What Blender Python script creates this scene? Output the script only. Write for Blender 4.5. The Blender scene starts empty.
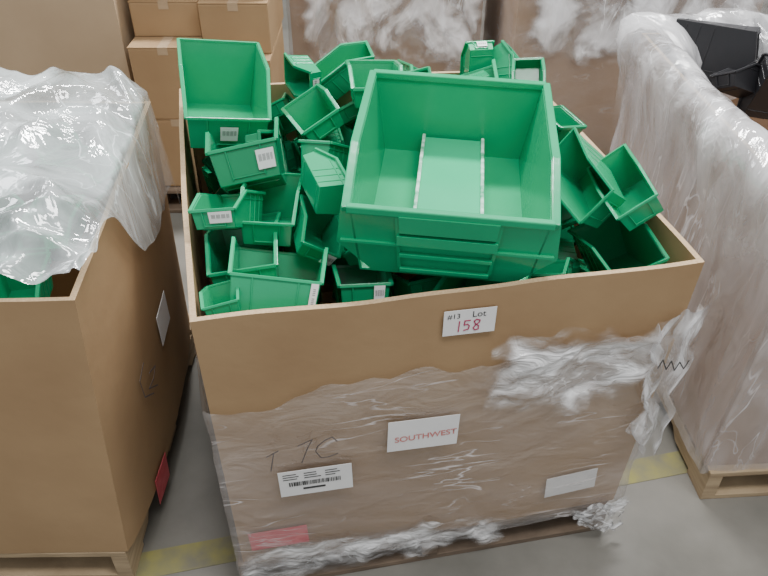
import bpy, bmesh, math, random
import numpy as np
from mathutils import Vector, Matrix, noise, Euler
from mathutils.bvhtree import BVHTree
R = math.radians
random.seed(7)
COL = bpy.context.scene.collection

# ------------------------------------------------------------------ camera
CAMH = 1.79; F = 740.0; PITCH = R(38)
cam = bpy.data.objects.new('camera', bpy.data.cameras.new('camera')); COL.objects.link(cam)
cam.data.sensor_width = 36; cam.data.lens = F/768*36; cam.data.clip_start = 0.05
cam.location = (0, 0, CAMH); cam.rotation_euler = (R(90)-PITCH, 0, 0)
bpy.context.scene.camera = cam
C0 = Vector((0, 0, CAMH)); FW = Vector((0, math.cos(PITCH), -math.sin(PITCH))); UP = Vector((0, math.sin(PITCH), math.cos(PITCH)))
def ray(px, py): return Vector((1,0,0))*((px-384)/F) + UP*((288-py)/F) + FW
def at_z(px, py, z):
    d = ray(px, py); return C0 + d*((z-CAMH)/d.z)

# ------------------------------------------------------------------ materials
def newmat(name):
    m = bpy.data.materials.new(name); m.use_nodes = True
    nt = m.node_tree; b = nt.nodes['Principled BSDF']
    return m, nt, b
def noise_color(name, c1, c2, scale=6, rough=.6, bump=0, bscale=60, detail=4, stretch=(1,1,1), spec=.5):
    m, nt, b = newmat(name); N = nt.nodes; L = nt.links
    tc = N.new('ShaderNodeTexCoord'); mp = N.new('ShaderNodeMapping'); mp.inputs['Scale'].default_value = stretch
    L.new(tc.outputs['Object'], mp.inputs['Vector'])
    n = N.new('ShaderNodeTexNoise'); n.inputs['Scale'].default_value = scale; n.inputs['Detail'].default_value = detail
    L.new(mp.outputs[0], n.inputs['Vector'])
    r = N.new('ShaderNodeValToRGB'); r.color_ramp.elements[0].position = .3; r.color_ramp.elements[1].position = .7
    r.color_ramp.elements[0].color = (*c1, 1); r.color_ramp.elements[1].color = (*c2, 1)
    L.new(n.outputs['Fac'], r.inputs[0]); L.new(r.outputs[0], b.inputs['Base Color'])
    b.inputs['Roughness'].default_value = rough; b.inputs['Specular IOR Level'].default_value = spec
    if bump:
        n2 = N.new('ShaderNodeTexNoise'); n2.inputs['Scale'].default_value = bscale; n2.inputs['Detail'].default_value = 3
        L.new(mp.outputs[0], n2.inputs['Vector'])
        bp = N.new('ShaderNodeBump'); bp.inputs['Strength'].default_value = bump; bp.inputs['Distance'].default_value = .01
        L.new(n2.outputs['Fac'], bp.inputs['Height']); L.new(bp.outputs[0], b.inputs['Normal'])
    return m
M = {}
M['card'] = noise_color('cardboard', (.325,.21,.112), (.40,.27,.148), 3, .75, .1, 25, 6, spec=.2)
M['card2'] = noise_color('cardboard_pale', (.43,.32,.21), (.49,.37,.245), 3, .75, .05, 40, spec=.2)
M['card3'] = noise_color('cardboard_brown', (.33,.225,.15), (.40,.28,.19), 3, .75, .05, 40, spec=.2)
M['edge'] = noise_color('cardboard_edge', (.40,.27,.15), (.52,.38,.23), 200, .8)
M['tape'] = noise_color('packing_tape', (.42,.31,.2), (.48,.36,.24), 20, .25)
M['green'] = noise_color('green_plastic', (.004,.32,.135), (.008,.37,.16), 5, .18, .03, 60)
M['green2'] = noise_color('green_plastic_deep', (.003,.23,.095), (.005,.275,.115), 5, .2, .03, 60)
M['green3'] = noise_color('green_plastic_lit', (.01,.41,.19), (.015,.46,.215), 5, .18, .02, 60)  # lit copy of the green: panel's brightness beside the shaded floor is painted
M['ridge'] = noise_color('ridge_painted_glints', (.01,.35,.16), (.8,.95,.88), 38, .08)  # near-white flecks are specular glints painted into the rib colour
M['black'] = noise_color('black_plastic', (.008,.008,.01), (.015,.015,.018), 5, .45)
M['paper'] = noise_color('label_paper', (.78,.78,.78), (.84,.84,.83), 10, .6)
M['ink'] = noise_color('black_ink', (.03,.03,.03), (.05,.05,.05), 10, .6)
M['inkgrey'] = noise_color('grey_print', (.2,.2,.2), (.3,.3,.3), 10, .6)
M['marker'] = noise_color('grey_marker', (.09,.075,.07), (.15,.125,.12), 10, .6)
M['redink'] = noise_color('purple_red_ink', (.4,.03,.1), (.45,.05,.13), 10, .6)
M['fadered'] = noise_color('faded_red_print', (.58,.16,.15), (.68,.3,.28), 60, .6)
M['redlabel'] = noise_color('red_label', (.62,.05,.08), (.75,.14,.16), 30, .5)
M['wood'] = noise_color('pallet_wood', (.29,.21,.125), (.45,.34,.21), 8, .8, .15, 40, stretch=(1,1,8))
M['wood_shaded'] = noise_color('pallet_wood_shaded', (.09,.065,.045), (.2,.145,.1), 8, .85, .15, 40, stretch=(1,1,8))  # darkened copy of the pallet wood, shadow put into the colour

def plastic_film(name, tint, lo, hi, scale, stretch, p0=.4, p1=.75, bump=.5, bsc=25, rough=.22, rot=0, gloss=.12, fade=False, dist=.6, streak=0, sstretch=(2,26,1), bdist=1.2):
    m, nt, b = newmat(name); N = nt.nodes; L = nt.links
    tc = N.new('ShaderNodeTexCoord'); mp = N.new('ShaderNodeMapping')
    mp.inputs['Scale'].default_value = stretch; mp.inputs['Rotation'].default_value = (0,0,rot)
    L.new(tc.outputs['UV'], mp.inputs['Vector'])
    n = N.new('ShaderNodeTexNoise'); n.inputs['Scale'].default_value = scale; n.inputs['Detail'].default_value = 5; n.inputs['Distortion'].default_value = dist
    L.new(mp.outputs[0], n.inputs['Vector'])
    mr = N.new('ShaderNodeMapRange'); mr.inputs['From Min'].default_value = p0; mr.inputs['From Max'].default_value = p1
    mr.inputs['To Min'].default_value = lo; mr.inputs['To Max'].default_value = hi
    L.new(n.outputs['Fac'], mr.inputs[0]); fac = mr.outputs[0]
    n2 = N.new('ShaderNodeTexNoise'); n2.inputs['Scale'].default_value = bsc; n2.inputs['Detail'].default_value = 3; n2.inputs['Distortion'].default_value = bdist
    L.new(mp.outputs[0], n2.inputs['Vector'])
    bp = N.new('ShaderNodeBump'); bp.inputs['Strength'].default_value = bump; bp.inputs['Distance'].default_value = .02
    L.new(n2.outputs['Fac'], bp.inputs['Height'])
    if streak:   # thin crease lines, their highlights painted in as white opacity
        mp2 = N.new('ShaderNodeMapping'); mp2.inputs['Scale'].default_value = sstretch; mp2.inputs['Rotation'].default_value = (0,0,.06)
        L.new(tc.outputs['UV'], mp2.inputs['Vector'])
        n3 = N.new('ShaderNodeTexNoise'); n3.inputs['Scale'].default_value = 1.5; n3.inputs['Detail'].default_value = 3; n3.inputs['Distortion'].default_value = .8
        L.new(mp2.outputs[0], n3.inputs['Vector'])
        s1 = N.new('ShaderNodeMath'); s1.operation = 'SUBTRACT'; s1.inputs[1].default_value = .5; L.new(n3.outputs['Fac'], s1.inputs[0])
        s2 = N.new('ShaderNodeMath'); s2.operation = 'ABSOLUTE'; L.new(s1.outputs[0], s2.inputs[0])
        s3 = N.new('ShaderNodeMapRange'); s3.inputs['From Min'].default_value = 0; s3.inputs['From Max'].default_value = .014; s3.inputs['To Min'].default_value = streak; s3.inputs['To Max'].default_value = 0
        L.new(s2.outputs[0], s3.inputs[0])
        n4 = N.new('ShaderNodeTexNoise'); n4.inputs['Scale'].default_value = 4; L.new(tc.outputs['UV'], n4.inputs['Vector'])
        s4 = N.new('ShaderNodeMapRange'); s4.inputs['From Min'].default_value = .45; s4.inputs['From Max'].default_value = .62; L.new(n4.outputs['Fac'], s4.inputs[0])
        s5 = N.new('ShaderNodeMath'); s5.operation = 'MULTIPLY'; L.new(s3.outputs[0], s5.inputs[0]); L.new(s4.outputs[0], s5.inputs[1])
        s6 = N.new('ShaderNodeMath'); s6.operation = 'ADD'; s6.use_clamp = True; L.new(s5.outputs[0], s6.inputs[0]); L.new(fac, s6.inputs[1]); fac = s6.outputs[0]
    b.inputs['Base Color'].default_value = (*tint, 1); b.inputs['Roughness'].default_value = rough
    L.new(bp.outputs[0], b.inputs['Normal'])
    tr = N.new('ShaderNodeBsdfTransparent'); gl = N.new('ShaderNodeBsdfGlossy'); gl.inputs['Roughness'].default_value = rough*.8
    L.new(bp.outputs[0], gl.inputs['Normal'])
    m1 = N.new('ShaderNodeMixShader'); m1.inputs[0].default_value = gloss
    L.new(tr.outputs[0], m1.inputs[1]); L.new(gl.outputs[0], m1.inputs[2])
    m2 = N.new('ShaderNodeMixShader'); L.new(fac, m2.inputs[0]); L.new(m1.outputs[0], m2.inputs[1]); L.new(b.outputs[0], m2.inputs[2])
    out = m2
    if fade:
        at = N.new('ShaderNodeAttribute'); at.attribute_name = 'fade'
        m3 = N.new('ShaderNodeMixShader'); tr2 = N.new('ShaderNodeBsdfTransparent')
        L.new(at.outputs['Fac'], m3.inputs[0]); L.new(tr2.outputs[0], m3.inputs[1]); L.new(m2.outputs[0], m3.inputs[2]); out = m3
    L.new(out.outputs[0], N['Material Output'].inputs['Surface'])
    return m
M['wrap'] = plastic_film('stretch_wrap', (.84,.78,.77), .11, .34, 1.1, (1.2,2.2,1), .4, .8, .6, 6, .1, .12, .17, dist=1.2, streak=.65, sstretch=(1.8,11,1))
M['wrap_dense'] = plastic_film('stretch_wrap_dense', (.84,.81,.83), .18, .58, 2.0, (3.2,.8,1), .38, .70, .5, 4, .16, -.2, .16, dist=.8, streak=.55, sstretch=(9,2.2,1))
M['wrap_back'] = plastic_film('stretch_wrap_back', (.7,.67,.66), .04, .25, 1.5, (1.2,2,1), .4, .7, .4, 5, .3, .1, .08, streak=.35, sstretch=(3,9,1))
M['wrap_white'] = plastic_film('stretch_wrap_bunched', (.97,.97,.98), .3, .95, 5, (1.2,2.0,1), .40, .54, .8, 10, .12, .4, .18, fade=True, dist=1.6, streak=.7, sstretch=(6,12,1), bdist=1.8)
M['wrap_hang'] = plastic_film('stretch_wrap_hanging', (.95,.95,.97), .14, .9, 2.6, (1.8,1.0,1), .42, .56, .7, 6, .12, .2, .2, fade=True, dist=1.5, streak=.6, sstretch=(7,3,1), bdist=1.6)
M['bag'] = plastic_film('clear_bag', (.78,.84,.85), .24, .72, 3.4, (1,1,1), .38, .66, .55, 8, .07, .3, .28, dist=1.5, streak=.5, sstretch=(5,5,1), bdist=1.9)

# ------------------------------------------------------------------ helpers
def link(o, parent=None):
    COL.objects.link(o)
    if parent: o.parent = parent
    return o
def obj(name, bm, mats, parent=None, smooth=False, origin=None, bevel=0):
    if origin is not None: bmesh.ops.translate(bm, verts=bm.verts, vec=-Vector(origin))
    bmesh.ops.recalc_face_normals(bm, faces=bm.faces)
    me = bpy.data.meshes.new(name); bm.to_mesh(me); bm.free()
    for m in (mats if isinstance(mats, (list,tuple)) else [mats]): me.materials.append(m)
    if smooth: me.polygons.foreach_set('use_smooth', [True]*len(me.polygons))
    o = bpy.data.objects.new(name, me); link(o, parent)
    if origin is not None and parent is None: o.location = origin
    if bevel:
        md = o.modifiers.new('bevel', 'BEVEL'); md.width = bevel; md.segments = 2; md.limit_method = 'ANGLE'
    return o
def thing(name, label, cat, loc=(0,0,0), group=None):
    o = bpy.data.objects.new(name, None); COL.objects.link(o); o.location = loc; o.empty_display_size = .1
    o['label'] = label; o['category'] = cat
    if group: o['group'] = group
    return o
def slab(bm, pts, vec, mi=0):
    a = [bm.verts.new(Vector(p)) for p in pts]; b = [bm.verts.new(Vector(p)+Vector(vec)) for p in pts]
    n = len(a); fs = [bm.faces.new(a), bm.faces.new(b[::-1])]
    for i in range(n): fs.append(bm.faces.new((a[i], b[i], b[(i+1)%n], a[(i+1)%n])))
    for f in fs: f.material_index = mi
def box(bm, x0,x1,y0,y1,z0,z1): slab(bm, [(x0,y0,z0),(x1,y0,z0),(x1,y1,z0),(x0,y1,z0)], (0,0,z1-z0))
def bar(bm, p, q, w, h, up=(0,0,1)):
    p = Vector(p); q = Vector(q); d = (q-p).normalized(); s = d.cross(Vector(up)).normalized(); u = s.cross(d).normalized()
    p = p - d*min(w,h)*.3; q = q + d*min(w,h)*.3
    slab(bm, [p+s*w/2+u*h/2, p-s*w/2+u*h/2, p-s*w/2-u*h/2, p+s*w/2-u*h/2], q-p)

# ------------------------------------------------------------------ setting
bm = bmesh.new(); box(bm, -7,7,-3,9,-.1,0)
fl = obj('floor', bm, noise_color('concrete', (.12,.115,.098), (.215,.205,.18), 3.5, .5, .08, 30, 9)); fl['kind'] = 'structure'
bm = bmesh.new(); box(bm, -7,7,9,9.15,-.1,5)
o = obj('wall_back', bm, noise_color('painted_block', (.5,.5,.48), (.56,.56,.54), 2, .8)); o['kind'] = 'structure'
bm = bmesh.new()
a = Vector((-2.2,.745,0)); d = Vector((1.285,.287,0)).normalized(); n = Vector((-d.y,d.x,0))*.04
slab(bm, [a-n, a+d*5-n, a+d*5+n, a+n], (0,0,.0015))
o = obj('trim_1', bm, noise_color('worn_yellow_paint', (.16,.15,.115), (.28,.26,.07), 14, .6, 0, 10, 6)); o['kind'] = 'structure'
bm = bmesh.new(); slab(bm, [(-.4,.6,0),(3.5,1.02,0),(3.5,1.032,0),(-.4,.612,0)], (0,0,.001))
o = obj('trim_2', bm, noise_color('floor_joint', (.07,.07,.06), (.11,.105,.1), 10, .8)); o['kind'] = 'structure'

# ------------------------------------------------------------------ bulk boxes
class Gay:
    def __init__(s, bot, top, z0, z1, bow=.01, bulge=None):
        s.bot = [Vector((*p,0)) for p in bot]; s.top = [Vector((*p,0)) for p in top]; s.z0 = z0; s.z1 = z1; s.bow = bow; s.bulge = bulge or {}
        s.c = sum(s.bot, Vector())/4; s.org = Vector((s.c.x, s.c.y, z0))
    def corner(s, i, z, off):
        t = (z-s.z0)/(s.z1-s.z0); c = s.bot[i].lerp(s.top[i], t)
        return c + (c-s.c).normalized()*off*1.41
    def P(s, i, u, z, off=0):
        a = s.corner(i%4, z, off); b = s.corner((i+1)%4, z, off)
        p = a.lerp(b, u); d = (b-a).normalized(); n = Vector((d.y,-d.x,0))
        t = min(max((z-s.z0)/(s.z1-s.z0),0),1); w = 4*max(0,u*(1-u))
        p = p + n*(s.bow*w*(.35+.65*math.sin(math.pi*t)))
        if i%4 in s.bulge: p = p + n*(s.bulge[i%4]*w**.7*(1-t)**.8)
        return Vector((p.x, p.y, z))
    def frame(s, i, u, z, off):
        p = s.P(i,u,z,off); x = (s.P(i,u+.01,z,off)-s.P(i,u-.01,z,off)).normalized(); y = (s.P(i,u,z+.01,off)-s.P(i,u,z-.01,off)).normalized()
        n = x.cross(y).normalized(); y = n.cross(x)
        return Matrix(((x.x,y.x,n.x,p.x),(x.y,y.y,n.y,p.y),(x.z,y.z,n.z,p.z),(0,0,0,1)))
    def hit(s, i, px, py):
        best = None
        d = ray(px,py).normalized()
        for a in range(0,201):
            for b in range(0,101):
                u, z = a/200, s.z0+(s.z1-s.z0)*b/100; v = s.P(i,u,z)-C0; e = (v-d*v.dot(d)).length
                if best is None or e < best[0]: best = (e,u,z)
        return best[1], best[2]
def gaylord(name, label, g, mat, cat='bulk box', th=.012, group=None, closed=False, wear=.0):
    root = thing(name, label, cat, g.org, group)
    bm = bmesh.new(); ns, nz = 32, 16
    def ring(z, off):
        out = []
        for i in range(4):
            for k in range(ns):
                p = g.P(i, k/ns, z, off)
                if wear: # slightly wavy, worn rim and dented sides
                    t = (z-g.z0)/(g.z1-g.z0); q = Vector((i+k/ns, 0, 0))
                    p.z += wear*t**6*noise.noise(q*5)
                    nn = noise.noise(Vector(((i+k/ns)*2.4, z*3, 4)))*wear*1.2*math.sin(math.pi*k/ns)
                    c = (p-g.org); c.z = 0; p += c.normalized()*nn
                out.append(bm.verts.new(p))
        return out
    zs = [g.z0+(g.z1-g.z0)*k/nz for k in range(nz+1)]
    out = [ring(z, 0) for z in zs]; inn = [ring(z, -th) for z in zs]; n = len(out[0])
    for rs in (out, inn):
        for r0, r1 in zip(rs, rs[1:]):
            for k in range(n): bm.faces.new((r0[k], r0[(k+1)%n], r1[(k+1)%n], r1[k]))
    for k in range(n):
        f = bm.faces.new((out[-1][k], out[-1][(k+1)%n], inn[-1][(k+1)%n], inn[-1][k])); f.material_index = 1
        bm.faces.new((out[0][k], out[0][(k+1)%n], inn[0][(k+1)%n], inn[0][k]))
    bm.faces.new(inn[0])
    if closed: bm.faces.new(inn[-1])
    o = obj('box_body', bm, [mat, M['edge']], root, origin=g.org, smooth=True)
    md = o.modifiers.new('split','EDGE_SPLIT'); md.split_angle = R(35)
    return root
def sstep(x): x = min(1,max(0,x)); return x*x*(3-2*x)
def wrap(root, g, z0, z1, off, amp, mat, seed, name='stretch_wrap', sides=(0,1,2,3), u0=0, u1=1, ns=36, nz=36, jag=.02, fx=3, fz=14, fu=.15, fzd=.3):
    bm = bmesh.new(); uv = bm.loops.layers.uv.new('UVMap'); fd = bm.verts.layers.float.new('fade')
    full = len(sides) == 4; cols = []
    for i in sides:
        for k in range(ns + (0 if full else 1)):
            u = u0+(u1-u0)*k/ns; col = []
            for j in range(nz+1):
                t = j/nz
                top = z1 + jag*noise.noise(Vector(((i+u)*5, seed*3.1, 1))) + jag*.4*noise.noise(Vector(((i+u)*23, seed*3.1, 5)))
                z = z0 + (top-z0)*t
                w = noise.fractal(Vector(((i+u)*fx*2, z*fz, seed)), 1, 2, 3)
                w2 = 1-abs(noise.noise(Vector(((i+u)*fx+z*6, z*fz*.6, seed+9))))*2
                d = off + amp*max(-.6, .6*w+.5*w2)*(.4+.6*min(1, abs(t-.5)*2+.3))
                p = g.P(i, u, max(z, g.z0), max(d, .003)); p.z = z
                v = bm.verts.new(p)
                nn = noise.fractal(Vector(((i+u)*9, z*14, seed+2)),1,2,3)*.8
                ft = 1 if full else sstep(min(k/ns, 1-k/ns)/fu + nn)*sstep(min(t,1-t)/fzd + nn)
                if k in (0,ns) and not full: ft = 0
                v[fd] = ft; col.append((v, ((i+u), z)))
            cols.append(col)
    m = len(cols)
    for a in range(m if full else m-1):
        b = (a+1) % m
        for j in range(nz):
            vs = [cols[a][j], cols[b][j], cols[b][j+1], cols[a][j+1]]
            f = bm.faces.new([v[0] for v in vs])
            for lp, v in zip(f.loops, vs): lp[uv].uv = v[1]
    return obj(name, bm, mat, root, smooth=True, origin=g.org)
def pallet(label, g, h=None, over=.015, group='pallets under the bulk boxes', mat=None):
    mat = mat or M['wood']
    a = g.bot; org = Vector((g.c.x, g.c.y, 0)); h = h or g.z0-.002
    X = (a[1]-a[0]).normalized(); ang = math.atan2(X.y, X.x); W = (a[1]-a[0]).length+2*over; D = (a[3]-a[0]).length+2*over
    root = thing('wooden_pallet', label, 'pallet', org, group); root.rotation_euler = (0,0,ang)
    t = .018
    for k in range(7):
        bm = bmesh.new(); y = -D/2 + (D-.09)*k/6; box(bm, -W/2,W/2,y,y+.09,h-t,h); obj('deck_board', bm, mat, root, bevel=.002)
    for k in range(3):
        bm = bmesh.new(); x = -W/2 + (W-.04)*k/2
        z0, z1 = t, h-t; pts = [(x,-D/2,z0),(x,-D*.33,z0),(x,-D*.3,z0+.03),(x,-D*.12,z0+.03),(x,-D*.09,z0),(x,D*.09,z0),(x,D*.12,z0+.03),(x,D*.3,z0+.03),(x,D*.33,z0),(x,D/2,z0),(x,D/2,z1),(x,-D/2,z1)]
        slab(bm, pts, (.04,0,0)); obj('stringer', bm, mat, root)
    for y in (-D/2, -.05, D/2-.1):
        bm = bmesh.new(); box(bm, -W/2,W/2,y,y+.1,0,t); obj('bottom_board', bm, mat, root, bevel=.002)
    return root
def text_part(txt, size, mat, parent, x, y, name='printed_text', rot=0, xs=1, bold=0):
    cu = bpy.data.curves.new('t','FONT'); cu.body = txt; cu.size = size; cu.align_x = 'CENTER'; cu.align_y = 'CENTER'; cu.offset = bold
    to = bpy.data.objects.new('t', cu); COL.objects.link(to); bpy.context.view_layer.update()
    me = bpy.data.meshes.new_from_object(to.evaluated_get(bpy.context.evaluated_depsgraph_get()))
    bpy.data.objects.remove(to); me.materials.clear(); me.materials.append(mat); me.name = name
    o = bpy.data.objects.new(name, me); link(o, parent); o.location = (x,y,.0008); o.rotation_euler = (0,0,rot); o.scale = (xs,1,1)
    return o
def face_label(root, g, side, px, py, w, h, rot, name, mat, off=.006, label=None):
    u, z = g.hit(side, px, py); Mx = g.frame(side, u, z, off) @ Matrix.Rotation(rot, 4, 'Z')
    bm = bmesh.new(); slab(bm, [(-w/2,-h/2,-.001),(w/2,-h/2,-.001),(w/2,h/2,-.001),(-w/2,h/2,-.001)], (0,0,.001))
    o = obj(name, bm, mat, root); Mx.translation -= g.org; o.matrix_local = Mx
    if label: o['label'] = label
    return o
def ribbon(bm, P, nrm, wd):
    for a, b in zip(P, P[1:]):
        d = (b-a)
        if d.length < 1e-4: continue
        d.normalize(); s = d.cross(nrm)*wd/2
        slab(bm, [a-s-d*wd*.3, b-s+d*wd*.3, b+s+d*wd*.3, a+s-d*wd*.3], nrm*.0006)
def stroke(root, g, side, pts, wd, name, mat, off=.004):
    bm = bmesh.new(); P = []
    for px, py in pts:
        u, z = g.hit(side, px, py); P.append(g.P(side,u,z,off))
    ribbon(bm, P, g.frame(side, .5, (g.z0+g.z1)/2, 0).col[2].xyz, wd)
    return obj(name, bm, mat, root, origin=g.org)

# central box
gc = Gay([(-.35,1.03),(.615,1.215),(.405,2.22),(-.585,2.06)], [(-.354,1.025),(.649,1.212),(.423,2.244),(-.604,2.081)], .12, .91, .012)
rc = gaylord('bulk_box', 'open brown cardboard bulk box heaped with green plastic bins, numbered 158 on its front rim', gc, M['card'], wear=.006)
pallet('wooden pallet under the open bulk box heaped with green bins', gc, mat=M['wood_shaded'], over=0)
wrap(rc, gc, .1, .715, .011, .009, M['wrap'], 3.0, jag=.06, fz=6, ns=60, nz=50)
wrap(rc, gc, .54, .79, .018, .024, M['wrap_white'], 5.5, 'bunched_wrap', (0,), .56, .95, 80, 56, .04, fx=7, fz=11, fu=.22, fzd=.35)
wrap(rc, gc, .05, .22, .014, .016, M['wrap_white'], 8.5, 'bunched_wrap', (0,), .0, .68, 110, 36, .06, fx=8, fz=14, fu=.08, fzd=.5)
def sheet(root, org, name, corners, nu, nv, amp, mat, seed, ragged=.0, fq=9, fe=.12):
    """hanging crumpled film: bilinear patch with folds"""
    bm = bmesh.new(); uv = bm.loops.layers.uv.new('UVMap'); fd = bm.verts.layers.float.new('fade'); A,B,Cc,D = [Vector(c) for c in corners]
    n = (B-A).cross(D-A).normalized(); V = []
    for i in range(nu+1):
        row = []
        for j in range(nv+1):
            u, v = i/nu, j/nv
            p = A.lerp(B,u).lerp(D.lerp(Cc,u), v)
            w = noise.fractal(Vector((u*fq, v*fq*.35, seed)), 1, 2, 3)
            p = p + n*amp*w + (B-A).normalized()*ragged*noise.noise(Vector((v*7, u*2, seed+3))) + (D-A).normalized()*ragged*noise.noise(Vector((u*9, v, seed+7)))
            q = bm.verts.new(p); nn = noise.noise(Vector((u*6, v*9, seed+2)))*.8
            q[fd] = .95*sstep(min(u,1-u)/fe+nn+.2)*sstep((1-v)/fe+nn+.1)
            row.append((q, (u*.4,v*.6)))
        V.append(row)
    for i in range(nu):
        for j in range(nv):
            q = [V[i][j],V[i+1][j],V[i+1][j+1],V[i][j+1]]
            f = bm.faces.new([t[0] for t in q])
            for lp, t in zip(f.loops, q): lp[uv].uv = t[1]
    return obj(name, bm, mat, root, smooth=True, origin=org)
k = gc.P(0,1,.75,.02)
sheet(rc, gc.org, 'hanging_wrap', [k+Vector((-.1,-.035,.02)), k+Vector((.04,.03,.04)), k+Vector((.01,.04,-.48)), k+Vector((-.06,-.02,-.40))], 34, 50, .02, M['wrap_hang'], 2.2, .035, 4)
k = gc.P(0,.96,.14,.03)
sheet(rc, gc.org, 'hanging_wrap', [k+Vector((-.12,-.025,.0)), k+Vector((.04,.01,.03)), k+Vector((.03,-.0,-.12)), k+Vector((-.08,-.02,-.07))], 20, 20, .006, M['wrap_hang'], 4.2, .03, 3)

l1 = face_label(rc, gc, 0, 469, 318, .107, .062, R(-1), 'lot_label', M['paper'], .007, 'white paper lot label near the rim')
text_part('#13', .017, M['ink'], l1, -.033, .017)
text_part('Lot', .021, M['ink'], l1, .018, .018)
bm = bmesh.new()
for pts in ([(-.021,.004),(-.022,-.022)], [(.001,.004),(-.010,.004),(-.011,-.007),(-.004,-.005),(.0,-.010),(-.002,-.018),(-.011,-.020)],
            [(.021,.002),(.014,.005),(.009,.001),(.012,-.006),(.019,-.012),(.019,-.020),(.012,-.022),(.008,-.016),(.013,-.009),(.02,-.003),(.021,.002)]):
    ribbon(bm, [Vector((x,y,.0006)) for x,y in pts], Vector((0,0,1)), .0024)
obj('handwritten_number', bm, M['redink'], l1)
l2 = face_label(rc, gc, 0, 421, 425, .158, .095, R(-1.5), 'shipping_label', M['paper'], .021)
text_part('SOUTHWEST', .0235, M['fadered'], l2, .006, -.008, rot=R(3), bold=.0004)
l3 = face_label(rc, gc, 0, 321, 471, .163, .086, R(1), 'barcode_label', M['paper'], .021)
bm = bmesh.new(); random.seed(5); x = -.06
while x < .055:
    w = random.choice([.001,.0018,.003]); slab(bm, [(x,-.009,.0003),(x+w,-.009,.0003),(x+w,.005,.0003),(x,.005,.0003)], (0,0,.0006)); x += w+random.choice([.001,.002])
for r_ in range(3):
    for q in range(3):
        x0 = -.072+.047*q; wv = random.uniform(.02,.038); y0 = .031-.008*r_
        slab(bm, [(x0,y0,.0003),(x0+wv,y0,.0003),(x0+wv,y0+.002,.0003),(x0,y0+.002,.0003)], (0,0,.0006))
slab(bm, [(-.03,-.024,.0003),(.02,-.024,.0003),(.02,-.018,.0003),(-.03,-.018,.0003)], (0,0,.0006))
obj('barcode', bm, M['ink'], l3)
l4 = face_label(rc, gc, 0, 568, 480, .135, .078, R(4), 'blank_label', M['paper'], .009)
l5 = face_label(rc, gc, 0, 281, 535, .14, .07, R(2), 'red_label', M['redlabel'], .009, 'faded red label near the base')
for pts in ([(273,447),(285,442)], [(281,444),(277,462)], [(304,436),(316,431),(313,439),(306,453)], [(341,431),(336,428),(328,430),(322,436),(320,443),(325,448),(333,448),(341,444)]):
    stroke(rc, gc, 0, pts, .0024, 'marker_scribble', M['marker'], .023)
stroke(rc, gc, 0, [(630,354),(634,347),(637,356),(642,348),(645,357),(650,349),(653,355),(658,348)], .0026, 'marker_scribble', M['ink'], .05)

# left box
gl = Gay([(-1.62,1.05),(-.645,1.06),(-.69,1.99),(-1.62,1.99)], [(-1.62,1.065),(-.585,1.089),(-.665,1.99),(-1.62,1.99)], .12, .91, .006, {1:.045})
rl = gaylord('bulk_box', 'brown cardboard bulk box at left with crumpled clear plastic bag over its top', gl, M['card'], wear=.003)
pallet('wooden pallet under the bulk box covered by a clear plastic bag', gl, over=0)
stroke(rl, gl, 1, [(140,362),(136,380),(141,396),(150,392)], .004, 'marker_scribble', M['marker'], .009)
stroke(rl, gl, 1, [(146,372),(152,365),(150,378),(146,388),(154,384)], .004, 'marker_scribble', M['marker'], .009)
face_label(rl, gl, 1, 164, 478, .1, .1, 0, 'red_label', M['redlabel'], .008, 'red printed mark low on the side')
face_label(rl, gl, 1, 161, 318, .12, .1, 0, 'white_label', M['paper'], .008)
# right box
gr = Gay([(.9,1.33),(2.0,1.4),(1.97,2.52),(.87,2.5)], [(.93,1.33),(2.0,1.4),(1.97,2.52),(.87,2.5)], .12, .93, .02)
rr = gaylord('bulk_box', 'bulk box at right wound in whitish stretch wrap with black bins inside', gr, M['card3'])
pallet('wooden pallet under the white-wrapped bulk box at right', gr)
wrap(rr, gr, .1, .93, .014, .014, M['wrap_dense'], 21.0, jag=.02, ns=70, nz=60, fx=6, fz=1.6)
bm = bmesh.new(); uv = bm.loops.layers.uv.new('UVMap'); fd = bm.verts.layers.float.new('fade')
path = [(.02,.55),(.022,.63),(.03,.71),(.042,.79),(.055,.86),(.062,.91),(.052,.955),(.02,.985),(-.02,.985),(-.06,.955),(-.10,.91),(-.13,.86),(-.15,.80),(-.16,.72)]
cols = []
for i in range(4):
    for k in range(110):
        u = k/110; col = []
        for j,(of,z) in enumerate(path):
            w = noise.fractal(Vector(((i+u)*8, z*2, 2.2)),1,2,2); w2 = 1-2*abs(noise.noise(Vector(((i+u)*9+z*2, z*2, 8))))
            p = gr.P(i, u, min(z,.93), of+(.012*w+.014*w2)*(1.4 if j > 2 else .6)); p.z = z+.03*noise.noise(Vector(((i+u)*5, 0, 7)))+(.012 if j<9 else .03)*w
            v = bm.verts.new(p); v[fd] = sstep(j/5+.5*noise.noise(Vector(((i+u)*8,z*6,1)))) if j < 5 else 1
            col.append((v, ((i+u), j*.06)))
        cols.append(col)
for a in range(len(cols)):
    b = (a+1)%len(cols)
    for j in range(len(path)-1):
        vs = [cols[a][j],cols[b][j],cols[b][j+1],cols[a][j+1]]; f = bm.faces.new([v[0] for v in vs])
        for lp,v in zip(f.loops,vs): lp[uv].uv = v[1]
obj('bag_liner', bm, plastic_film('milky_bag', (.86,.86,.88), .22, .72, 3.2, (2.2,.8,1), .38, .68, .55, 7, .1, .15, .22, dist=1.2, fade=True, bdist=1.6, streak=.5, sstretch=(8,3,1)), rr, smooth=True, origin=gr.org)
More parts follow.
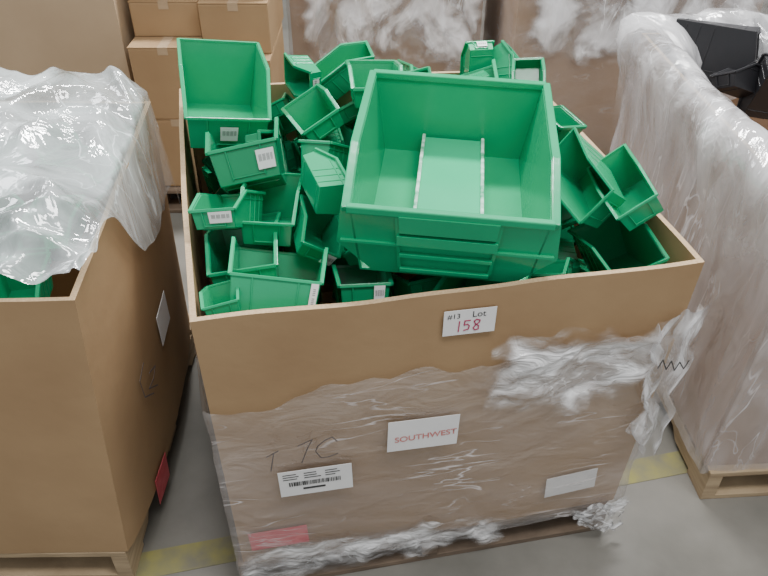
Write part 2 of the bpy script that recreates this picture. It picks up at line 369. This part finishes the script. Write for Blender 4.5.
# background boxes
def back(x0,x1,y0,y1,z1,label,mat,wm=None,seed=1,name='bulk_box', group=None):
    g = Gay([(x0,y0),(x1,y0),(x1,y1),(x0,y1)], [(x0,y0),(x1,y0),(x1,y1),(x0,y1)], .12, z1, .008)
    r_ = gaylord(name, label, g, mat, closed=True, group=group)
    pallet('wooden pallet under the '+label.split(',')[0], g, over=0)
    if wm: wrap(r_, g, .15, z1+.01, .012, .012, wm, seed, fx=2, fz=6)
    return r_, g
back(-2.1,-1.05,2.95,3.95,1.25,'tall plain tan cardboard box, top left corner of the photo', M['card2'])
r3, g3 = back(-.43,.45,3.45,4.4,1.15,'brown box patched with white wrap, behind the gap at top centre', M['card3'], M['wrap_back'], 31)
wrap(r3, g3, .44, 1.0, .03, .05, M['wrap_hang'], 51, 'bunched_wrap', (0,), .1, 1.0, 110, 60, .08, fx=6, fz=4, fu=.1, fzd=.25)
r4, g4 = back(.55,1.55,3.1,4.1,1.15,'brown box in glossy stretch wrap, behind the large green bin', M['card3'], M['wrap_back'], 44)
wrap(r4, g4, .6, 1.14, .03, .05, M['wrap_hang'], 57, 'bunched_wrap', (0,), .05, 1.0, 110, 60, .08, fx=6, fz=4, fu=.1, fzd=.25)
# cartons
def carton(x0,x1,y0,y1,z0,z1,label,group='cartons stacked behind the green bins'):
    org = ((x0+x1)/2,(y0+y1)/2,z0); r_ = thing('carton', label, 'carton', org, group)
    bm = bmesh.new(); box(bm,x0,x1,y0,y1,z0,z1-.004); obj('box_body', bm, M['card'], r_, origin=org, bevel=.006)
    for s in (0,1):
        bm = bmesh.new(); ym = (y0+y1)/2; box(bm,x0,x1, y0 if s==0 else ym+.002, ym-.002 if s==0 else y1, z1-.004, z1); obj('flap', bm, M['card'], r_, origin=org)
    bm = bmesh.new(); xm=(x0+x1)/2; box(bm,xm-.02,xm+.02,y0-.001,y1+.001,z1,z1+.0008); box(bm,xm-.02,xm+.02,y0-.0015,y0-.0005,z1-.03,z1); obj('tape', bm, M['tape'], r_, origin=org)
    return r_
gp = Gay([(-1.02,2.84),(-.45,2.84),(-.45,3.4),(-1.02,3.4)],[(-1.02,2.84),(-.45,2.84),(-.45,3.4),(-1.02,3.4)],.12,.5)
pallet('wooden pallet under the stack of small cartons', gp, over=0, mat=M['wood_shaded'])
for (x0,x1,s,zz) in ((-1.01,-.735,'left',(.12,.44,.745,.885,1.08)),(-.72,-.45,'right',(.12,.42,.70,.90,1.08))):
    for q, tag_ in enumerate(('bottom','middle','upper','top')):
        dy = {('middle','left'):-.03,('middle','right'):-.05,('upper','left'):.09,('upper','right'):.02,('top','left'):.12,('top','right'):.06,('bottom','left'):-.03,('bottom','right'):-.05}[(tag_,s)]
        carton(x0,x1,2.9+dy,3.35+dy,zz[q],zz[q+1],'brown carton, %s of the %s column in the small carton stack'%(tag_,s))

# ------------------------------------------------------------------ bins
SIZES = {'XL':(.43,.54,.21),'L':(.215,.375,.18),'M2':(.21,.28,.18),'M':(.14,.28,.13),'N':(.13,.33,.13),'S':(.105,.19,.08),'T':(.08,.14,.065)}
FR = {'XL':.80}; SH = {'XL':.66}; FB = {'XL':.985}
def bin_keys(cls):
    W,L,H = SIZES[cls]; w = W/2; wb = w*.86; fr = FR.get(cls,.5); wf = wb+(w-wb)*fr; sh = SH.get(cls,.66); fb = FB.get(cls,.92)
    return {'b-':(-w,0,H),'b+':(w,0,H),'s-':(-w,sh*L,H),'s+':(w,sh*L,H),'f-':(-wf,L,fr*H),'f+':(wf,L,fr*H),
            'F-':(-wb,fb*L,0),'F+':(wb,fb*L,0),'B-':(-wb,.03*L,0),'B+':(wb,.03*L,0)}
def mesh_of(name, bm, mats):
    bmesh.ops.recalc_face_normals(bm, faces=bm.faces); me = bpy.data.meshes.new(name); bm.to_mesh(me); bm.free()
    for m in mats: me.materials.append(m)
    return me
CACHE = {}
def bin_meshes(cls, mat):
    key = (cls, mat)
    if key in CACHE: return CACHE[key]
    W,L,H = SIZES[cls]; K = {k:Vector(v) for k,v in bin_keys(cls).items()}; big = cls == 'XL'
    t = .005 if big else .0032; r = .016 if big else .007
    bm = bmesh.new()
    for s,sg in (('-',1),('+',-1)):
        slab(bm, [K['B'+s],K['F'+s],K['f'+s],K['s'+s],K['b'+s]], (sg*t,0,0))
    def fp(a, v, o=.0):
        lo = K['F-'].lerp(K['F+'], (a+1)/2); hi = K['f-'].lerp(K['f+'], (a+1)/2); return lo.lerp(hi, v)+Vector((0,o,0))
    if big:
        slab(bm, [fp(-.84,0),fp(.84,0),fp(1.2,.45),fp(1.08,1),fp(-1.08,1),fp(-1.2,.45)], (0,-t,0))
        for sg in (-1,1):   # gussets that run back from the flared front corners
            c = K['F-' if sg<0 else 'F+'].lerp(K['f-' if sg<0 else 'f+'], .45)
            slab(bm, [fp(sg*1.2,.45), fp(sg*1.08,1), c.lerp(K['b-' if sg<0 else 'b+'],.35)+Vector((0,0,.02)), c.lerp(K['B-' if sg<0 else 'B+'],.3)], (0,0,t))
    else: slab(bm, [K['F-'],K['F+'],K['f+'],K['f-']], (0,-t,0))
    slab(bm, [K['B-'],K['B+'],K['b+'],K['b-']], (0,t,0))
    slab(bm, [K['B-'],K['B+'],K['F+'],K['F-']], (0,0,t))
    for a in (-.52,.52): bar(bm, fp(a,.12,.001), fp(a,.95,.001), r*.5, r*.7, (0,1,0))
    if big:
        bar(bm, fp(-1.14,.5,.002), fp(-.52,.5,.002), r*.4, r*.7, (0,1,0)); bar(bm, fp(1.14,.5,.002), fp(.52,.5,.002), r*.4, r*.7, (0,1,0))
        for v,th in ((.12,.5),(.36,.5),(.6,1.5)): bar(bm, fp(-.5,v,.003), fp(.5,v,.003), r*th, r*1.3, (0,1,0))
        slab(bm, [fp(-.5,.72,.0),fp(.5,.72,.0),fp(.5,.97,.0),fp(-.5,.97,.0)], (0,.012,0))   # stepped lip above the recess
    else:
        bar(bm, fp(-.52,.16,.001), fp(.52,.16,.001), r*.5, r*.6, (0,1,0))
    for s,sg in ((-1,'-'),(1,'+')):
        for q in ((.15,.32,.5) if not big else (.12,.25,.38,.5)):
            a = K['B'+sg].lerp(K['F'+sg], q); b = K['b'+sg].lerp(K['s'+sg], min(1,q*1.35)); bar(bm, a.lerp(b,.05), a.lerp(b,.97), r*.4, r*.5, (0,1,0))
        a = K['B'+sg].lerp(K['b'+sg],.8); b = K['F'+sg].lerp(K['s'+sg],.8); bar(bm, a, b, r*.5, r*.5)
    for q in (.12,.85):
        a = K['B-'].lerp(K['F-'],q); b = K['B+'].lerp(K['F+'],q); bar(bm, a.lerp(b,.06), a.lerp(b,.94), r*.5, r*.5)
    body = mesh_of('bin_body', bm, [mat])
    bm = bmesh.new()
    for s in ('-','+'):
        o = Vector(((-1 if s=='-' else 1)*r*.35,0,0))
        bar(bm, K['b'+s]+o, K['s'+s]+o, r*1.2, r); bar(bm, K['s'+s]+o, K['f'+s]+o, r*1.2, r)
    bar(bm, K['b-'], K['b+'], r*1.3, r*1.1); bar(bm, K['f-'], K['f+'], r*1.1, r*1.1)
    rim = mesh_of('rim', bm, [mat])
    parts = [('bin_body', body), ('rim', rim)]
    if big:
        bm = bmesh.new(); b0 = K['B-'].lerp(K['B+'],.29); b1 = K['B-'].lerp(K['B+'],.71); e0 = K['F-'].lerp(K['F+'],.29); e1 = K['F-'].lerp(K['F+'],.71)
        slab(bm, [b0+Vector((0,.01,t)),b1+Vector((0,.01,t)),e1+Vector((0,-.01,t)),e0+Vector((0,-.01,t))], (0,0,.05))
        parts.append(('raised_panel', mesh_of('raised_panel', bm, [M['green3']])))
        for p,q in ((b0,e0),(b1,e1)):
            bm = bmesh.new(); bar(bm, p+Vector((0,.01,t+.053)), q+Vector((0,-.01,t+.053)), .009,.01)
            parts.append(('floor_rib', mesh_of('floor_rib', bm, [M['ridge']])))
    CACHE[key] = parts
    return parts
def add_sticker(root, cls, a0, a1, v0=.25, v1=.8):
    K = {k:Vector(v) for k,v in bin_keys(cls).items()}
    def fp(a, v):
        lo = K['F-'].lerp(K['F+'], (a+1)/2); hi = K['f-'].lerp(K['f+'], (a+1)/2); return lo.lerp(hi, v)+Vector((0,.0045,0))
    bm = bmesh.new(); slab(bm, [fp(a0,v0),fp(a1,v0),fp(a1,v1),fp(a0,v1)], (0,.0008,0))
    st = obj('label_sticker', bm, M['paper'], root)
    bm = bmesh.new(); n = 18
    tall = (v1-v0) > .9
    for k in range(n):
        if k % 5 == 3: continue
        if tall:
            w0 = v0+(v1-v0)*(.1+.8*k/n); w1 = w0+(v1-v0)*.022; x0, x1 = a0+(a1-a0)*.3, a0+(a1-a0)*.65
            slab(bm, [fp(x0,w0),fp(x1,w0),fp(x1,w1),fp(x0,w1)], (0,.0014,0))
        else:
            x0 = a0+(a1-a0)*(.1+.8*k/n); x1 = x0+(a1-a0)*.02
            slab(bm, [fp(x0,v0+(v1-v0)*.4),fp(x1,v0+(v1-v0)*.4),fp(x1,v0+(v1-v0)*.75),fp(x0,v0+(v1-v0)*.75)], (0,.0014,0))
    obj('barcode', bm, M['inkgrey'], st)
def build_bin(cls, label, mtx, mat, group='green bins heaped in the bulk box', name='storage_bin', sticker=None, cat='plastic bin'):
    root = thing(name, label, cat, group=group)
    for pn, me in bin_meshes(cls, mat):
        o = bpy.data.objects.new(pn, me); link(o, root)
        md = o.modifiers.new('bevel','BEVEL'); md.width = .0014 if cls!='XL' else .003; md.segments = 2; md.limit_method='ANGLE'
    if sticker: add_sticker(root, cls, *sticker)
    root.matrix_world = mtx
    return root
GEO = {}
def geo(cls):
    if cls not in GEO:
        vs, ps = [], []
        for pn, me in bin_meshes(cls, M['green']):
            if pn not in ('bin_body','rim'): continue
            o = len(vs); vs += [v.co.copy() for v in me.vertices]; ps += [[o+i for i in p.vertices] for p in me.polygons]
        GEO[cls] = (vs, ps)
    return GEO[cls]
PLACED = []
def tree(cls, Mx):
    vs, ps = geo(cls); W = [Mx@v for v in vs]
    lo = Vector([min(v[i] for v in W) for i in range(3)]); hi = Vector([max(v[i] for v in W) for i in range(3)])
    return BVHTree.FromPolygons(W, ps), lo, hi
def clash(T, lim=None):
    t, lo, hi = T; c = 0
    for t2, l2, h2 in PLACED:
        if all(lo[i] < h2[i] and l2[i] < hi[i] for i in range(3)):
            c += len(t.overlap(t2))
            if lim is not None and c > lim: return c
    return c
WALLS = []
for i in range(4):
    a, b = gc.top[i], gc.top[(i+1)%4]; d = (b-a).normalized(); WALLS.append((np.array([a.x,a.y]), np.array([-d.y, d.x])))
def rodr(w):
    th = np.linalg.norm(w)
    if th < 1e-9: return np.eye(3)
    k = w/th; Kx = np.array([[0,-k[2],k[1]],[k[2],0,-k[0]],[-k[1],k[0],0]])
    return np.eye(3)+math.sin(th)*Kx+(1-math.cos(th))*Kx@Kx
def solve(cls, keys, z, tilt=.35, ls=.12, walls=True):
    """find the resting pose of a bin of known size from where its corners stand in the photograph, kept inside the box walls"""
    W,L,H = SIZES[cls]; KK = bin_keys(cls); names = list(keys); X = np.array([KK[n] for n in names]); Y = np.array([keys[n] for n in names], float)
    ALL = np.array([KK[n] for n in KK]); cen = np.array([0,L/2,H/2])
    def mid(c):
        p = [Vector(at_z(*keys[n], z)) for n in names if n[0] in c]; return sum(p, Vector())/len(p) if p else None
    f, b = mid('fF'), mid('bs'); d = f-b
    yaw = math.atan2(d.y, d.x)-math.pi/2
    R0 = np.array(Matrix.Rotation(yaw,3,'Z')); c = at_z(*Y.mean(0), z)
    prm = np.array([0,0,0, c.x,c.y,z, 0.])
    fw, up = np.array(FW), np.array(UP)
    def res(p):
        Rm = rodr(p[:3])@R0; s = math.exp(p[6]); Q = (X-cen)*s@Rm.T + p[3:6] - np.array([0,0,CAMH])
        dep = Q@fw; u = 384+F*Q[:,0]/dep; v = 288-F*(Q@up)/dep
        r_ = [(u-Y[:,0])/4, (v-Y[:,1])/4, p[:2]/tilt, [p[2]/1.0], [(p[5]-z)/.04], [p[6]/ls]]
        if walls:
            A = (ALL-cen)*s@Rm.T + p[3:6]; low = np.clip((.935-A[:,2])/.02, 0, 1)
            for a_, n_ in WALLS:
                ds = (A[:,:2]-a_)@n_; r_.append(np.maximum(0, .024-ds)*low/.006)
        return np.concatenate(r_)
    lam = 1e-2; r0 = res(prm); e = r0@r0
    for it in range(120):
        J = np.zeros((len(r0),7))
        for k_ in range(7):
            q = prm.copy(); q[k_] += 1e-5; J[:,k_] = (res(q)-r0)/1e-5
        st = np.linalg.solve(J.T@J+lam*np.eye(7), -J.T@r0); q = prm+st; r1 = res(q)
        if r1@r1 < e: prm, r0, e, lam = q, r1, r1@r1, max(lam*.5,1e-6)
        else: lam = min(lam*3, 1e6)
    Rm = rodr(prm[:3])@R0; s = math.exp(prm[6]); t = prm[3:6]-Rm@(cen*s)
    Mx = Matrix.Identity(4)
    for i in range(3):
        for j in range(3): Mx[i][j] = Rm[i,j]
        Mx[i][3] = t[i]
    return Mx @ Matrix.Diagonal((s,s,s,1))
def P4(bp,bm_,fp,fm,**k):
    d = {'b+':bp,'b-':bm_,'f+':fp,'f-':fm}; d.update({a.replace('p','+').replace('m','-'):v for a,v in k.items()}); return d
# last column: extra tumble (about the bin's own x, y, z axes)
Z3 = (0,0,0)
BINS = [
 ('XL', P4((378,74),(541,84),(344,206),(557,224),Fp=(366,270),Fm=(522,288)), 1.0, 'very large green bin with a ribbed front, lying on top of the whole heap', None, Z3),
 ('L', P4((182,40),(254,44),(186,120),(272,123),Fp=(186,147),Fm=(266,145)), 1.0, 'deep green bin perched on the back left corner of the box', (-.25,.2,.3,.75), Z3),
 ('M', P4((574,234),(613,209),(616,280),(669,261)), .94, 'open green bin at the front right corner, pointing toward the rim', None, Z3),
 ('M2', P4((230,249),(330,261),(226,284),(324,296),Fp=(230,305),Fm=(314,311)), .9, 'wide green bin at the front left rim with a tall white sticker', (-.97,-.8,-.05,.97), Z3),
 ('S', P4((283,110),(318,85),(304,135),(337,108)), .97, 'small green bin turned diagonally, just right of the perched deep bin', None, Z3),
 ('M', P4((222,134),(284,126),(210,168),(282,160)), .9, 'green bin directly below the one perched on the back left corner', (-.9,-.35), (.25,.1,0)),
 ('N', P4((594,168),(621,146),(620,216),(654,198)), .97, 'long green bin leaning on the right rim, behind the front right corner bin', None, (0,.05,0)),
 ('N', P4((548,160),(573,129),(584,220),(609,194)), .99, 'long green bin between the leaning right rim bin and the very large bin', None, (0,.05,0)),
 ('M', P4((290,130),(330,112),(322,176),(360,158)), .88, 'green bin with a dark interior between the small diagonal bin and the very large bin', None, (0,-.3,0)),
 ('M', P4((262,170),(305,190),(243,210),(290,226)), .9, 'green bin near the heap centre left, its open end toward the lower left', None, (-.1,.3,0)),
 ('S', P4((298,176),(322,155),(318,210),(347,195)), .94, 'small green bin leaning against the left wall of the very large bin', None, (.2,-.6,0)),
 ('S', P4((298,206),(338,212),(296,240),(336,248),Fp=(298,252),Fm=(332,258)), .93, 'small green bin with a white barcode sticker, left of the very large bin front', (-.95,-.3,.1,.95), (-.2,-.3,.2)),
 ('S', P4((205,178),(248,188),(196,222),(243,232),Fp=(200,236),Fm=(240,244)), .9, 'small green bin near the left wall, under the perched deep bin', (-.9,.2,.3,.9), (.3,.35,-.3)),
 ('M', P4((225,223),(288,226),(204,258),(276,262)), .85, 'green bin just behind the wide front left bin with the tall sticker', None, (-.15,.2,0)),
 ('S', P4((334,262),(388,272),(330,286),(388,292),Fp=(334,299),Fm=(386,303)), .89, 'green bin at the front rim, next right of the wide stickered bin', (-.8,-.35,.1,.95), (0,.15,.1)),
 ('S', P4((392,266),(438,276),(386,290),(440,298)), .89, 'green bin sunk behind the front rim under the very large bin', None, (.4,.3,.5)),
 ('S', P4((450,276),(492,280),(447,294),(492,298)), .89, 'small green bin behind the front rim above the lot label', None, (-.4,-.4,-.3)),
 ('S', P4((538,250),(575,262),(522,278),(562,288)), .88, 'small green bin at the front rim under the right corner of the very large bin', None, (.2,.3,0)),
 ('S', P4((534,110),(557,108),(534,148),(560,145)), .92, 'small green bin just right of the very large bin back corner', None, (.3,.3,0)),
 ('S', P4((343,68),(392,56),(352,94),(403,84)), .99, 'small green bin behind the left back corner of the very large bin', None, (0,-.2,0)),
 ('S', P4((333,92),(362,84),(342,122),(374,116)), .95, 'small green bin left of the very large bin, behind the dark bin', None, (.5,.3,0)),
 ('M', P4((447,70),(500,66),(445,100),(500,98)), .95, 'green bin showing just above the back edge of the very large bin', None, (.1,.25,0)),
 ('S', P4((400,66),(440,68),(398,90),(440,92)), .94, 'small green bin peeping over the middle of the very large bin back edge', None, (0,-.4,.3)),
 ('S', P4((264,96),(292,93),(262,124),(292,122)), .93, 'small green bin at the back rim beside the perched deep bin', None, (.6,.4,0)),
 ('S', P4((206,272),(234,280),(200,312),(228,318)), .88, 'small green bin in the front left corner of the box', None, (.3,.4,0)),
]
for i, (cls, keys, z, lab, stk, tum) in enumerate(BINS):
    Mx = solve(cls, keys, z, .3 if cls!='XL' else 2.0, ls=.12 if cls!='XL' else .3, walls=(cls not in ('XL','L')))
    cl = Matrix.Translation((0, SIZES[cls][1]/2, SIZES[cls][2]/2)); Mx = Mx @ cl @ Euler(tum).to_matrix().to_4x4() @ cl.inverted()
    # after the tumble, slide back inside the walls
    for _ in range(4):
        if cls in ('XL','L'): break
        for a_, n_ in WALLS:
            low = [Mx@Vector(kv) for kv in bin_keys(cls).values() if (Mx@Vector(kv)).z < .935]
            worst = min([float((np.array([w_.x,w_.y])-a_)@n_) for w_ in low], default=1)
            if worst < .024: Mx = Matrix.Translation((n_[0]*(.024-worst), n_[1]*(.024-worst), 0)) @ Mx
    T = tree(cls, Mx); c0 = clash(T); best = (c0, 0, Mx, T)
    if c0:
        cen = Mx @ Vector((0, SIZES[cls][1]/2, SIZES[cls][2]/2)); dr = (cen-C0).normalized()
        for k in range(1, 12):
            for sg in ((1,) if k > 4 else (1,-1)):
                M2_ = Matrix.Translation(dr*(.011*k*sg)) @ Mx; T2 = tree(cls, M2_); c2 = clash(T2)
                if c2 < best[0]*.8: best = (c2, k*sg, M2_, T2)
            if best[0] == 0: break
    PLACED.append(best[3])
    build_bin(cls, lab, best[2], M['green'] if i % 3 != 2 else M['green2'], sticker=stk)
# the rest of the heap: bins lying every way up, each lowered until it fits into a free gap
random.seed(53)
A, B, Dd = gc.top[0], gc.top[1], gc.top[3]
xl_lo, xl_hi = PLACED[0][1], PLACED[0][2]
keep = [PLACED[1], PLACED[3], PLACED[2], PLACED[6]]       # leave the mouths of the wide open bins free
got = 0
for it in range(12000):
    if got >= 170: break
    cls = random.choice(['S','S','T'] if it < 4500 else ['T','S'])
    u, v = random.uniform(.03,.97), random.uniform(.03,.97)
    if it > 1000 and random.random() < .5: u = random.uniform(.03,.4)
    p = A+(B-A)*u+(Dd-A)*v
    if xl_lo.x+.08 < p.x < xl_hi.x-.08 and xl_lo.y+.08 < p.y < xl_hi.y-.08: continue     # hidden under the very large bin
    rot = Euler((random.choice([.3,-.3,.8,-.8,1.4,3.0,-1.4])+random.uniform(-.3,.3), random.choice([0,.3,-.3,.9,-.9,1.5])+random.uniform(-.3,.3), random.uniform(0,6.28))).to_matrix().to_4x4()
    W_,L_,H_ = SIZES[cls]; base = rot @ Matrix.Translation((0,-L_/2,-H_/2))
    Q = [base@Vector(kv) for kv in bin_keys(cls).values()]; top = max(q.z for q in Q)
    if any((np.array([q.x+p.x,q.y+p.y])-a_)@n_ < .024 for a_,n_ in WALLS for q in Q): continue
    cap = 1.025 if v > .3 else (.985 if v > .12 else .955)
    if any(l_.x-.03 < p.x < h_.x+.03 and l_.y-.03 < p.y < h_.y+.03 for _,l_,h_ in keep): cap = .86
    lim = 4 if it < 4500 else 8
    z = cap-top
    while z > .66:
        Mx = Matrix.Translation((p.x,p.y,z)) @ base; T = tree(cls, Mx)
        if clash(T, lim) <= lim:
            PLACED.append(T); got += 1
            stk = (-.5,.3,.25,.85) if random.random() < .35 else None
            deep = z+top < .88
            where = 'left of' if p.x < xl_lo.x+.05 else ('right of' if p.x > xl_hi.x-.05 else ('behind' if p.y > (xl_lo.y+xl_hi.y)/2 else 'in front of'))
            how = 'buried deep' if deep else 'tumbled loosely'
            lab = '%s %sgreen bin %s in the heap %s the very large bin' % ({'S':'small','T':'tiny'}[cls], 'stickered ' if stk else '', how, where)
            build_bin(cls, lab, Mx, random.choice([M['green'],M['green'],M['green2']]), group='green bins %s, %s the very large bin' % (how, where), sticker=stk)
            break
        z -= .025
# black bins in the right box
def blk(cls, px, py, z, yaw, tx, ty, lab, group='black bins in the wrapped box'):
    W_,L_,H_ = SIZES[cls]; p = at_z(px,py,z)
    build_bin(cls, lab, Matrix.Translation(p)@Matrix.Rotation(yaw,4,'Z')@Matrix.Rotation(tx,4,'X')@Matrix.Rotation(ty,4,'Y')@Matrix.Translation((0,-L_/2,-H_/2)), M['black'], group)
blk('M2', 714, 50, .88, R(60), R(180), R(-10), 'upside-down black plastic bin nearest the left rim of the right-hand wrapped box')
blk('M', 770, 44, .88, R(25), R(165), R(14), 'black plastic bin at the right photo edge inside the wrapped box')
blk('S', 746, 82, .87, R(100), R(20), R(30), 'small black plastic bin lowest in the visible corner of the wrapped box')
blk('S', 768, 90, .86, R(10), R(-70), R(20), 'small black plastic bin standing on end beside the lowest black bin')
# green bins in the left box
for k,(x,y,z,a) in enumerate(((-.76,1.2,.83,.2),(-.92,1.2,.84,-.3),(-1.1,1.22,.83,.5),(-1.0,1.74,.84,.3),(-.8,1.75,.82,1.2),(-.97,1.48,.83,-.8),(-1.2,1.6,.85,.4),(-.78,1.46,.82,.1),(-1.2,1.85,.84,1.0),(-.9,1.84,.83,.6),(-1.15,1.4,.83,.2),(-.84,1.33,.82,2.0))):
    Mx = Matrix.Translation((x,y,z)) @ Matrix.Rotation(a+math.pi,4,'Z') @ Matrix.Rotation(.1,4,'X') @ Matrix.Translation((0,-.1,-.04))
    build_bin('S', 'green bin seen through the clear bag in the left box', Mx, M['green'], 'green bins under the clear bag')

# ------------------------------------------------------------------ plastic bag over left box
def bag_surface(name, label, x0,x1,y0,y1, hfun, mat, n=200):
    bm = bmesh.new(); uv = bm.loops.layers.uv.new('UVMap'); V = []
    for i in range(n+1):
        row = []
        for j in range(n+1):
            u, v = i/n, j/n
            x = x0+(x1-x0)*u; yy0 = y0 + .02*noise.noise(Vector((x*6,0,0))); y = yy0+(y1-yy0)*v
            q = Vector((x*5, y*5, 3))
            dx = noise.noise(q+Vector((9,0,0)))*.02*(1-u**6); dy = noise.noise(q+Vector((0,19,0)))*.015
            z, sh = hfun(x,y)
            row.append((bm.verts.new((x+dx+sh, y+dy, z)), (x,y)))
        V.append(row)
    for i in range(n):
        for j in range(n):
            q = [V[i][j],V[i+1][j],V[i+1][j+1],V[i][j+1]]; f = bm.faces.new([t[0] for t in q])
            for lp,t in zip(f.loops,q): lp[uv].uv = t[1]
    o = obj(name, bm, mat, smooth=True, origin=((x0+x1)/2,(y0+y1)/2,.9)); o['label']=label; o['category']='plastic bag'
    return o
def fold(p):      # broad folds with sharp ridges
    q = p + Vector((noise.noise(p*.9), noise.noise(p*.9+Vector((5,5,5))),0))*1.0
    a = 1-math.sqrt(noise.noise(q)**2*4+.002)
    b = 1-math.sqrt(noise.noise(q*2.1+Vector((3,7,1)))**2*4+.003)
    c = 1-math.sqrt(noise.noise(q*4.6+Vector((8,2,4)))**2*4+.006)
    return a*.6+b*.28+c*.12
def hb(x, y):
    right = -.585-.08*(y-1.089)/.9
    base = .935 + .10*math.sin(math.pi*min(1,max(0,(y-1.06)/1.2)))
    r = fold(Vector((x*3.0+y*1.2, y*2.6, .3)))
    damp = 1-.5*sstep((y-1.85)/.15)
    z = base + .13*(r-.55)*damp + .03*noise.noise(Vector((x*3,y*3,9)))*damp
    over = x-(right+.0)
    sh = 0
    if over > -.08:
        k = sstep((over+.08)/.1); z = z*(1-k)+(.95+.05*(r-.5))*k
    if over > 0:
        dr = sstep((y-1.3)/.2)
        z += -over*2.4*dr + .012*noise.noise(Vector((y*12,x*9,4)))
        sh = -over*(.6+.25*sstep((y-1.6)/.3)) + .006*noise.noise(Vector((y*14,x*10,7))) + .008*(r-.5)
    if y > 1.97: z -= (y-1.97)*2.5
    return z, sh
bag_surface('plastic_bag', 'crumpled clear plastic bag covering the top of the left bulk box', -1.6,-.535,1.1,2.02, hb, M['bag'])

# ------------------------------------------------------------------ light
w = bpy.data.worlds.new('world'); bpy.context.scene.world = w; w.use_nodes = True
w.node_tree.nodes['Background'].inputs[0].default_value = (.96,.98,1,1); w.node_tree.nodes['Background'].inputs[1].default_value = .68
def area(loc, rot, sx, sy, e, c=(1,1,1)):
    l = bpy.data.lights.new('ceiling_light','AREA'); l.shape='RECTANGLE'; l.size=sx; l.size_y=sy; l.energy=e; l.color=c
    o = bpy.data.objects.new('ceiling_light', l); COL.objects.link(o); o.location=loc; o.rotation_euler=rot
area((.5,3.8,4.4),(R(-25),0,0),3,.4,370,(1,.99,.98)); area((1.0,.2,4.6),(R(12),0,0),3,.8,140,(1,.99,.98)); area((-3,3,4),(0,R(-40),0),1.5,1.5,80,(.93,.96,1))
